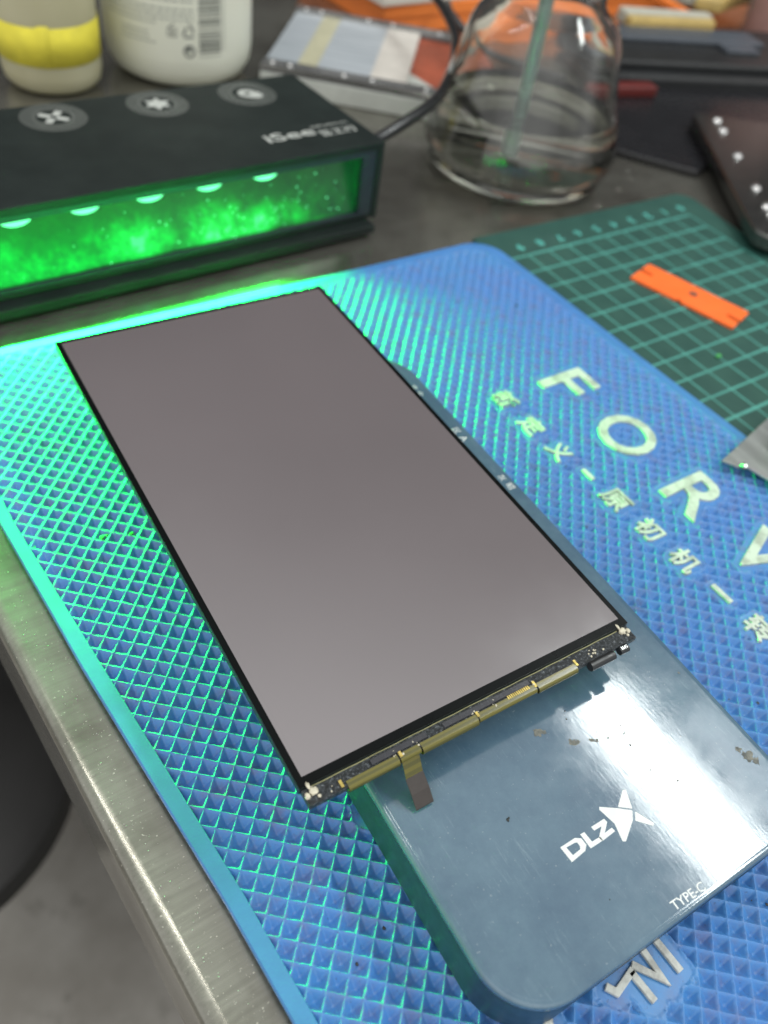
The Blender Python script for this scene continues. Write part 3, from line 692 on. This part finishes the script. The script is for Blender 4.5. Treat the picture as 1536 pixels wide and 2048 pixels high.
# touch rings and symbols on the roof
def toL(x, y):
    dx, dy = x - LX, y - LY; c, n_ = math.cos(-LA_), math.sin(-LA_); return dx * c - dy * n_, dx * n_ + dy * c
RZ = LH + 0.01
syms = []
for bi, (bx, by) in enumerate(((-140.4, 85.5), (-104.9, 86.9), (-71.0, 87.2))):
    cx, cy = toL(bx, by); rg = MB()
    for k in range(8):
        r = 5.7 + k * 0.62; wd = 0.30 if k else 0.5
        rg.lathe([(r, RZ), (r + wd, RZ), (r + wd, RZ + 0.02), (r, RZ + 0.02)], cx, cy, 56, closed=True)
    btn = build('touch_ring', rg, MAT_RING, lp)
    sy = MB()
    if bi == 0:
        for a in range(4):
            t_ = math.radians(50 + 90 * a); c, n_ = math.cos(t_), math.sin(t_)
            P = [(1.1, -1.15), (4.9, -1.15), (4.9, 1.15), (1.1, 1.15)]
            sy.prism([(cx + x * c - y * n_, cy + x * n_ + y * c) for x, y in P], RZ, RZ + 0.03)
    elif bi == 1:
        P = []
        for k in range(12):
            r = 4.9 if k % 2 == 0 else 2.7; a = math.radians(30 * k + 15); P.append((cx + r * math.cos(a), cy + r * math.sin(a)))
        sy.prism(P, RZ, RZ + 0.03)
    else:
        # pear-shaped ring
        N = 30; Pout, Pin = [], []
        for k in range(N):
            a = 2 * PI * k / N; r = 3.4 + (2.2 * max(0, math.cos(a + 0.7)) ** 3); Pout.append((cx + r * math.cos(a), cy + r * math.sin(a))); Pin.append((cx + 1.2 * math.cos(a), cy + 1.0 * math.sin(a)))
        for k in range(N): j = (k + 1) % N; sy.prism([Pout[k], Pout[j], Pin[j], Pin[k]], RZ, RZ + 0.03)
    build('symbol', sy, MAT_PRINT, btn)
t = MB(); x, y = toL(-73.0, 52.3); addtext(t, 'iSee', 5.6, x, y, RZ, math.radians(3), 0.03, bold=0.012, fitw=19)
x, y = toL(-55.0, 50.7); addtext(t, '普工行', 4.4, x, y, RZ, math.radians(1), 0.03, bold=0.01, fitw=15)
x, y = toL(-55.5, 56.0); addtext(t, 'DIRUISHUO', 1.4, x, y, RZ, math.radians(1), 0.02, fitw=15)
build('roof_text', t, MAT_PRINT, lp)
cp = catmull([toL(-44.5, 51) + (26,), toL(-37, 50) + (28.5,), toL(-22, 54) + (31.5,), toL(-4, 63) + (33,), toL(14, 79) + (33,), toL(27, 93) + (33,), toL(40, 109) + (33,), toL(50, 123) + (33,), toL(60, 142) + (33.5,), toL(69, 163) + (34,), toL(78, 190) + (36,), toL(84, 215) + (42,)], 8)
build('power_cable', MB().tube(cp, 2.1, 14), MAT_CABLE, lp, smooth=True)
build('cable_gland', MB().tube(cp[:5], 3.2, 14), MAT_CABLE, lp, smooth=True)

# ================================================================== pump jar with solvent
jr = thing('solvent_jar', 'clear glass pump jar half full of clear liquid behind the green cutting mat', 'jar', (44.1, 62.3, T))
Z0 = 1.5
outp = [(0, 0.6), (20, 0.5), (31, 0.0), (34.5, 0.6), (37.2, 2.6), (38.2, 5.0), (37.6, 6.6), (38.8, 8.2), (40.6, 11), (40.7, 14), (39.6, 19), (37.8, 26), (35.6, 33), (33.2, 41), (31.0, 50), (29.6, 55), (27.6, 59), (24.4, 62.2), (21.2, 64.6), (19.8, 67), (19.6, 70), (21.6, 71.2), (21.6, 73.2), (19.7, 74.6), (19.6, 88)]
inp = [(17.6, 88), (17.6, 70), (17.8, 66.5), (19.4, 63), (22.8, 60.2), (26.0, 57), (27.8, 53.6), (29.2, 49), (31.4, 40.2), (33.8, 32.2), (36.0, 25), (37.8, 18), (38.6, 13.5), (38.2, 11.0), (36.2, 8.2), (31, 6.4), (20, 5.4), (0, 5.2)]
build('glass_body', MB().lathe(outp + inp, n=80), MAT_GLASS, jr, smooth=True)
lq = []
for (r, z) in inp[::-1]:
    if z < 28.5: lq.append((max(0, r + 0.12 if r > 0 else 0), z - 0.12))
lq += [(35.2, 28.5), (34.4, 28.2), (0, 28.2)]
build('liquid', MB().lathe(lq, n=80), MAT_LIQUID, jr, smooth=True)
tb = MB(); ax, bx_ = Vector((-2.0, 1.0, 6.2)), Vector((-1.0, 2.5, 92))
build('dip_tube', tb.tube([ax, ax.lerp(bx_, .25), ax.lerp(bx_, .5), bx_], 2.9, 16), MAT_TUBE, jr, smooth=True)
build('pump_rod', MB().tube([ax + Vector((0.2, 0.2, 1.2)), bx_], 1.7, 12), simple('green_steel_rod', (0.20, 0.36, 0.30), 0.3, 0.4), jr, smooth=True)
build('pump_cap', MB().lathe([(0, 88.2), (23, 88.2), (23.5, 90), (23.5, 98), (19, 101), (0, 101)], n=48), MAT_ALU, jr, smooth=True)

# ================================================================== bottles behind the lamp
fb_ = thing('frosted_bottle', 'frosted plastic bottle with pale yellow liquid and a yellow tape band', 'bottle', (-108.0, 195.5, T))
build('body', MB().lathe([(0, 0), (12, 0), (17, 1.2), (19.6, 4), (20.4, 8), (20.4, 52), (18, 58), (9, 63), (9, 72), (0, 72)], n=56), MAT_FROST, fb_, smooth=True)
tpb = MB(); n = 72
def tz(a): return 0.5 * math.sin(a * 1.0 + 0.6)
for i in range(n + 3):
    a = -2.0 + 2 * PI * i / n; r = 20.55 + 0.12 * (i / n)
    c_, s_ = math.cos(a), math.sin(a)
    dz = 0.9 if i > n - 1 else 0
    tpb.v += [(r * c_, r * s_, 13.3 + tz(a)), (r * c_, r * s_, 28.0 + tz(a) + dz)]
tpb.f += [(2 * i, 2 * i + 2, 2 * i + 3, 2 * i + 1) for i in range(n + 2)]
o = build('tape_band', tpb, MAT_YELLOW, fb_, smooth='all'); sd = o.modifiers.new('t', 'SOLIDIFY'); sd.thickness = 0.00015; sd.offset = 1
build('cap', MB().lathe([(0, 72.1), (11, 72.1), (11, 86), (0, 86)], n=32), MAT_CREAM, fb_, smooth=True)

WBX, WBY, WR = -48.0, 200.5, 33.0
wbo = thing('white_bottle', 'cream white plastic bottle with a barcode and small grey print', 'bottle', (WBX, WBY, T))
build('body', MB().lathe([(0, 0.8), (20, 0), (25, 0.4), (29.5, 3), (32.2, 8), (WR, 14), (WR, 80), (28, 90), (13, 96), (13, 104), (0, 104)], n=72), MAT_CREAM, wbo, smooth=True)
build('cap', MB().lathe([(0, 104.1), (15, 104.1), (15, 120), (0, 120)], n=32), MAT_CREAM, wbo, smooth=True)
cdir = math.atan2(CAM.y - WBY, CAM.x - WBX)
def wrap(mb, u0, u1, z0, z1, n=6, dr=0.06):
    """a printed patch on the bottle wall; u = millimetres round the wall from the point that faces the room"""
    for i in range(n):
        for (ua, ub) in ((u0 + (u1 - u0) * i / n, u0 + (u1 - u0) * (i + 1) / n),):
            aa, ab = cdir + ua / WR, cdir + ub / WR; r = WR + dr
            mb.add([(r * math.cos(aa), r * math.sin(aa), z0), (r * math.cos(ab), r * math.sin(ab), z0), (r * math.cos(ab), r * math.sin(ab), z1), (r * math.cos(aa), r * math.sin(aa), z1)], [(0, 1, 2, 3)])
bc = MB(); z = 17.0; rnd = random.Random(12)
while z < 42:
    h = rnd.choice([0.35, 0.35, 0.7, 1.05]); wrap(bc, 8.6, 19.0, z, z + h); z += h + rnd.choice([0.35, 0.45, 0.7])
build('barcode', bc, MAT_PRINTG, wbo)
tt = MB(); z = 41.5; rnd = random.Random(4)
for row in range(9):
    u = -34.0; zz = 44 - row * 1.9 - (1.4 if row > 4 else 0)
    end = 6.5 if row < 8 else -9
    while u < end:
        wd = rnd.uniform(0.8, 3.0); wrap(tt, u, min(end, u + wd), zz, zz + 0.8, 1); u += wd + rnd.uniform(0.4, 0.8)
for row in range(3):
    u = -26.0
    while u < -15 + row * 2: wd = rnd.uniform(0.8, 2.5); wrap(tt, u, u + wd, 23.5 - row * 1.9, 24.2 - row * 1.9, 1); u += wd + 0.5
for zz in np.arange(17.5, 40, 1.4): wrap(tt, 20.0, 20.9, zz, zz + 0.9, 1)
for u in np.arange(8.8, 19, 1.3): wrap(tt, u, u + 0.8, 15.2, 16.1, 1)
build('small_print', tt, MAT_PRINTL, wbo)
ic = MB()
def wp(u, z, dr=0.07):
    a = cdir + u / WR; return ((WR + dr) * math.cos(a), (WR + dr) * math.sin(a), z)
def wring(mb, cu, cz, r0, r1, n=24, a0=0, a1=2 * PI):
    for i in range(n):
        p, q = a0 + (a1 - a0) * i / n, a0 + (a1 - a0) * (i + 1) / n
        mb.add([wp(cu + r0 * math.cos(p), cz + r0 * math.sin(p)), wp(cu + r1 * math.cos(p), cz + r1 * math.sin(p)), wp(cu + r1 * math.cos(q), cz + r1 * math.sin(q)), wp(cu + r0 * math.cos(q), cz + r0 * math.sin(q))], [(0, 1, 2, 3)])
wring(ic, 4.4, 17.6, 1.7, 2.6); wring(ic, 4.0, 18.4, 0.0, 1.3)
def wline(mb, pts, wd=0.45):
    for (a, b) in zip(pts, pts[1:]):
        d = Vector((b[0] - a[0], b[1] - a[1])); nn = Vector((-d.y, d.x)).normalized() * wd / 2
        mb.add([wp(a[0] - nn.x, a[1] - nn.y), wp(b[0] - nn.x, b[1] - nn.y), wp(b[0] + nn.x, b[1] + nn.y), wp(a[0] + nn.x, a[1] + nn.y)], [(0, 1, 2, 3)])
wline(ic, [(1.9, 23.8), (3.4, 27.0)], 0.9); wline(ic, [(4.4, 28.2), (5.2, 27.6), (6.4, 24.8)], 0.9); wline(ic, [(6.4, 23.4), (2.4, 23.2)], 0.9)
wline(ic, [(-4.4, 23.2), (-0.8, 23.2), (-0.8, 26.4), (-4.4, 26.4), (-4.4, 23.2)], 0.4); wline(ic, [(-4.0, 26.6), (-1.6, 28.4)], 0.5); wring(ic, -2.6, 24.8, 0.5, 1.0, 12)
build('package_symbols', ic, MAT_PRINTG, wbo)

# ================================================================== clear clamp fixture
FX = thing('clear_fixture', 'clear acrylic clamp fixture with two smoke grey rails and screws, beside the white bottle', 'fixture', (-25, 165, T), math.radians(-40.5))
FZ = 11.5
build('tray', MB().box(0, 0, 0, 86, 92, FZ - 2.6), MAT_FOAM, FX, bevel=0.8)
build('sheet', MB().box(0.5, 10.5, FZ - 2.58, 15, 81.5, FZ - 1), MAT_SHEET, FX)
build('beige_strip', MB().box(15.02, 10.5, FZ - 2.58, 24, 81.5, FZ - 1), MAT_KRAFT, FX)
build('sheet', MB().box(24.02, 10.5, FZ - 2.58, 49, 81.5, FZ - 1), MAT_SHEET, FX)
build('pale_sheet', MB().box(49.02, 10.5, FZ - 2.58, 66, 81.5, FZ - 1), MAT_SHEETP, FX)
for y0, y1 in ((0, 10), (82, 92)):
    rl = build('rail', MB().box(0, y0, FZ - 2.58, 86, y1, FZ), MAT_RAIL, FX, bevel=0.5)
    for x in (5, 13, 38, 51, 76): build('screw', MB().lathe([(0, FZ + 1.1), (0.9, FZ + 0.9), (1.3, FZ + 0.02), (0, FZ + 0.02)], x, (y0 + y1) / 2, 12), MAT_SCREW, rl, smooth=True)
build('bright_edge', MB().box(0.2, -0.02, FZ - 0.9, 85.8, 0.5, FZ + 0.15), MAT_SCREW, FX)
build('bright_edge', MB().box(0.2, 81.5, FZ - 0.9, 66, 81.98, FZ + 0.15), MAT_SCREW, FX)

# red brown flat box right of the fixture
build('red_card', MB().prism([(0, 0), (40, 3), (62, 66), (20, 76), (-2, 40)], 0, 9), MAT_RED, loc=(46, 116, T), label='reddish brown flat box between the clear fixture and the glass jar', category='box', bevel=0.8)
# orange box across the back, white box on it
ob = thing('orange_box', 'long flat orange box lying across the back of the bench', 'box', (78, 217, T), math.radians(0.5))
build('tray', MB().box(0, 0, 0, 325, 90, 8), MAT_ORANGE, ob, bevel=0.8)
build('lid', MB().box(-1, -1, 8.02, 326, 91, 15), MAT_ORANGE, ob, bevel=0.8)
build('white_carton', MB().box(0, 0, 0, 70, 80, 14), MAT_WHITEBOX, loc=(73, 213, T + 15.1), rotz=math.radians(4), label='off white carton lying on the left end of the orange box', category='carton', bevel=0.8)
bc2 = catmull([(112, 208, 15), (106, 196, 14), (112, 182, 6), (122, 172, 2.2), (132, 150, 2.2), (140, 132, 2.2)], 6)
mb = MB().tube([p - Vector((112, 180, T)) for p in bc2], 2.4, 12)
build('black_cord', mb, MAT_CABLE, loc=(112, 180, T), smooth=True, label='short black cord in front of the orange box, left of the jar neck', category='cord')

# black tool case
bk = thing('tool_case', 'black plastic tool case behind the glass jar, with a grey blue tray on top', 'case', (152, 118, T), math.radians(-19))
build('body', MB().box(0, 0, 0, 200, 60, 9), MAT_BLACK, bk, bevel=1.5)
build('lid', MB().box(4, 10, 9.05, 190, 72, 13), MAT_BLACK, bk, bevel=1.5)
build('grey_tray', MB().box(20, 40, 13.05, 120, 60, 15.5), MAT_GREYB, bk, bevel=0.8)
build('latch', MB().box(88, 28, 13.05, 110, 39.9, 15), MAT_GREYB, bk, bevel=0.6)
build('red_clip', MB().box(0, 0, 0, 34, 9, 5), MAT_REDP, loc=(138, 106, T + 3.45), rotz=math.radians(-14), label='dark red clip beside the glass jar, in front of the tool case', category='clip', bevel=0.8)
build('black_slab', MB().prism([(0, 0), (33, -44), (60, -34), (160, -10), (170, 20), (62, 44)], 0, 3.4), MAT_BLACKG, loc=(91, 70, T), label='flat glossy black slab and painted shadow between the glass jar and the silver bar', category='slab', bevel=0.7)  # black board, widened so its dark top stands for the shadow around it

# drilled silver bar
sb = thing('silver_bar', 'silver metal bar with raised studs and a rounded end, above the cutting mat corner', 'metal bar', (91, -30, 2.2), math.atan2(96, 70))
build('bar', MB().prism(rpoly([(-5, 0), (119, 0), (119, -44), (-5, -44)], [9, 4, 4, 9], 8), 0.2, 6.2), MAT_ALU, sb, bevel=0.8)
for i in range(6):
    x = (16, 23, 40, 72, 100, 112, 56, 8)[i]
    build('stud', MB().lathe([(0, 7.8), (1.6, 7.5), (2.4, 6.22), (0, 6.22)], x, -11, 16), MAT_SCREW, sb, smooth=True)
for i in range(3): build('slot_pin', MB().box(4 + i * 6, -22, 6.22, 6.0 + i * 6, -17, 7.0), MAT_SCREW, sb, bevel=0.3)

# brushes on the tool case
br = thing('paint_brush', 'flat brush with pale bristles and yellow base lying on the tool case', 'brush', (290, 168, T + 13.2), math.radians(12))
build('bristles', MB().prism(rpoly([(0, 14), (66, 22), (68, 44), (4, 36)], 8, 6), 0.3, 9), MAT_BRISTLE, br, bevel=2)
build('ferrule', MB().prism([(10, 0), (62, 3), (66, 21.5), (0, 13.5)], 0, 8), MAT_WOOD, br, bevel=2)
br = thing('foam_brush', 'small yellowish brush right behind the shoulder of the glass jar', 'brush', (208, 160, T + 13.2), math.radians(-22))
build('bristles', MB().prism(rpoly([(0, 8), (60, 14), (60, 22), (0, 20)], 2, 4), 0.3, 7), MAT_BRISTLE, br, bevel=1)
build('ferrule', MB().prism([(0, 0), (58, 6), (60, 13.6), (0, 7.6)], 0, 6), MAT_WOOD, br, bevel=1)
build('orange_stick', MB().box(0, -2.5, 0, 58, 2.5, 4), MAT_ORANGE, loc=(264, 148, T + 13.2), rotz=math.radians(78), label='thin orange stick between the two brushes on the tool case', category='stick', bevel=0.8)
build('pink_bottle', MB().lathe([(0, 0), (24, 0), (28, 3), (28, 70), (20, 84), (0, 86)], n=40), MAT_PINK, loc=(345, 146, T), smooth=True, label='dull pink container at the far right corner of the bench', category='container')

# ================================================================== small things on the mats
bl = thing('plastic_blade', 'bright orange plastic blade with notched ends lying on the cutting mat', 'blade', (38.9, -45.3, 0.02), math.radians(-73.5))
L_, Wd = 41.0, 14.6; h = L_ / 2; v = Wd / 2
P = [(-h, -v), (-1.8, -v), (-1.4, -v + 1.0), (-0.4, -v + 1.1), (0.2, -v), (h, -v), (h, -2.8), (h - 5.0, -2.0), (h - 5.0, -0.3), (h, -0.7), (h, v - 0.5), (h - 0.5, v), (-h + 0.8, v), (-h, v - 0.6), (-h, 1.9), (-h + 5.0, 1.3), (-h + 5.0, -0.4), (-h, -0.2)]
build('blade_body', MB().prism(P, 0.01, 1.1), MAT_ORANGEP, bl, bevel=0.12, seg=1)
build('centre_eyelet', MB().lathe([(0.6, 1.11), (1.5, 1.11), (1.5, 1.35), (0.6, 1.35)], 1.0, 1.2, 20, closed=True), simple('dull_eyelet', (0.10, 0.085, 0.07), 0.35), bl)
build('resin_crumb', MB().blob((0, 0, 0.6), 1.0, 9, (1, 0.8, 0.6)), MAT_GREENCHIP, loc=(19.5, -76.2, 0.03), smooth='all', label='tiny bright green crumb lying alone on the cutting mat', category='crumb')

# scraper blade reaching in from the right
sp = thing('scraper', 'grey steel scraper blade reaching over the right edge of the blue mat', 'scraper', (-28, -115, 4.2), math.radians(0))
build('blade', MB().prism([(0, 0), (2.5, -4.4), (4.3, -3.6), (6.4, -12.0), (10, -22), (70, -40), (80, 2), (29, 6.4)], 1.0, 1.7), MAT_BLADE, sp, bevel=0.1, seg=1)
build('rivet', MB().lathe([(0, 2.6), (0.8, 2.3), (1.0, 1.72), (0, 1.72)], 4.2, -4.6, 14), MAT_SCREW, sp, smooth=True)
build('handle', MB().prism(rpoly([(20, -1), (24, -14), (90, -22), (92, 3)], [4, 4, 1, 1], 6), 1.72, 12), MAT_BLACK, sp, bevel=1.5)

# debris: flecks nobody would count
def specks(name, mat, spots, label, seed, flat=0.5):
    mb = MB(); ox, oy, oz = spots[0][0], spots[0][1], T
    for i, (x, y, z, r) in enumerate(spots):
        rnd = random.Random(seed + i); mb.blob((x - ox, y - oy, z - oz), r, seed + i, (rnd.uniform(.6, 1.5), rnd.uniform(.6, 1.5), flat), n=4)
    build(name, mb, mat, loc=(ox, oy, oz), kind='stuff', label=label, category='debris', smooth='all')
rnd = random.Random(21); sp_ = [(-183.2, -64, 2.6, 0.55), (-184.4, -64.4, 2.8, 0.6), (-178.2, -66, 2.6, 0.5), (-179.6, -86.5, 2.2, 0.45), (-174.5, -166.5, 2.1, 0.42), (-181.4, -168.8, 2.3, 0.28), (-112.5, -199.5, 2.4, 0.3)]
for i in range(210):
    x, y = rnd.uniform(-200, -14), rnd.uniform(-205, 6)
    if -174 < x < -104 and y > -146: continue
    if -170 < x < -99 and y > -193: continue
    sp_.append((x, y, rnd.uniform(1.9, 2.9), abs(rnd.gauss(0, 0.11)) + 0.05))
for x, y, r in ((-30, -28, 0.7), (-48, -18, 0.5), (-35.5, -67, 0.8), (-33.6, -67.5, 0.6), (-37, -75, 0.45), (-56.8, -20, 0.4), (-68, -95, 0.4), (-33, -105, 0.5), (-45, -108, 0.35)): sp_.append((x, y, 3.0, r * 0.75))
specks('dark_specks', MAT_DEBRIS, sp_, 'dark dust and flecks scattered over the blue mat', 300)
sp_ = []
for i in range(170):
    x, y = rnd.uniform(-201, -14), rnd.uniform(-205, 6)
    if -174 < x < -104 and y > -146: continue
    if -170 < x < -99 and y > -193: continue
    sp_.append((x, y, rnd.uniform(2.2, 3.05), rnd.uniform(0.03, 0.09)))
for i in range(90):
    y = rnd.uniform(-190, -50); sp_.append((benchx(y) + rnd.uniform(1.2, 5.0), y, T + 0.03, rnd.uniform(0.03, 0.10)))
specks('pale_specks', MAT_DEBRISL, sp_, 'pale dust specks on the blue mat and the bench edge', 900, 0.6)
sp_ = []
for x, y, r in ((-150.8, -165.7, 0.28), (-150.4, -165.5, 0.2), (-121.5, -166.4, 0.25), (-121.8, -171.9, 0.22), (-124.2, -163.2, 0.16), (-125.3, -161.2, 0.16), (-118.5, -168.5, 0.12), (-144.5, -184.5, 0.14), (-120.2, -162.6, 0.2), (-118.8, -176.0, 0.16), (-111.5, -170, 0.12), (-128.6, -156.3, 0.2), (-127.7, -154.9, 0.18)):
    sp_.append((x, y, 16.03, r))
sp_ += [(-121.2 + 0.12 * k, -164.0 - 0.10 * k + 0.05 * k * k / 3, 16.05, 0.09) for k in range(9)]
specks('bank_crumbs', MAT_DEBRIS, sp_, 'tiny dark crumbs lying on the slate power bank', 1500)
sp_ = [(rnd.uniform(-12, 95), rnd.uniform(-110, 15), 0.05, rnd.uniform(0.08, 0.3)) for i in range(50)]
specks('mat_crumbs', MAT_DEBRIS, sp_, 'dark crumbs scattered over the green cutting mat', 1900)
dr = [(96, 42, T + 0.1, 1.0), (92, 36, T + 0.1, 0.8), (78, 30, T + 0.1, 1.0), (58, 21.5, T + 0.1, 1.3), (104, 52, T + 0.1, 0.8), (100, 30, T + .1, .5)]
mb = MB()
for i, (x, y, z, r) in enumerate(dr): mb.lathe([(0, 0.5 * r), (0.6 * r, 0.4 * r), (r, 0), (0, 0)], x - 90, y - 36, 16)
build('water_drops', mb, MAT_GLASS, loc=(90, 36, T + 0.02), smooth='all', kind='stuff', label='small clear drops on the bench right of the glass jar', category='drops')
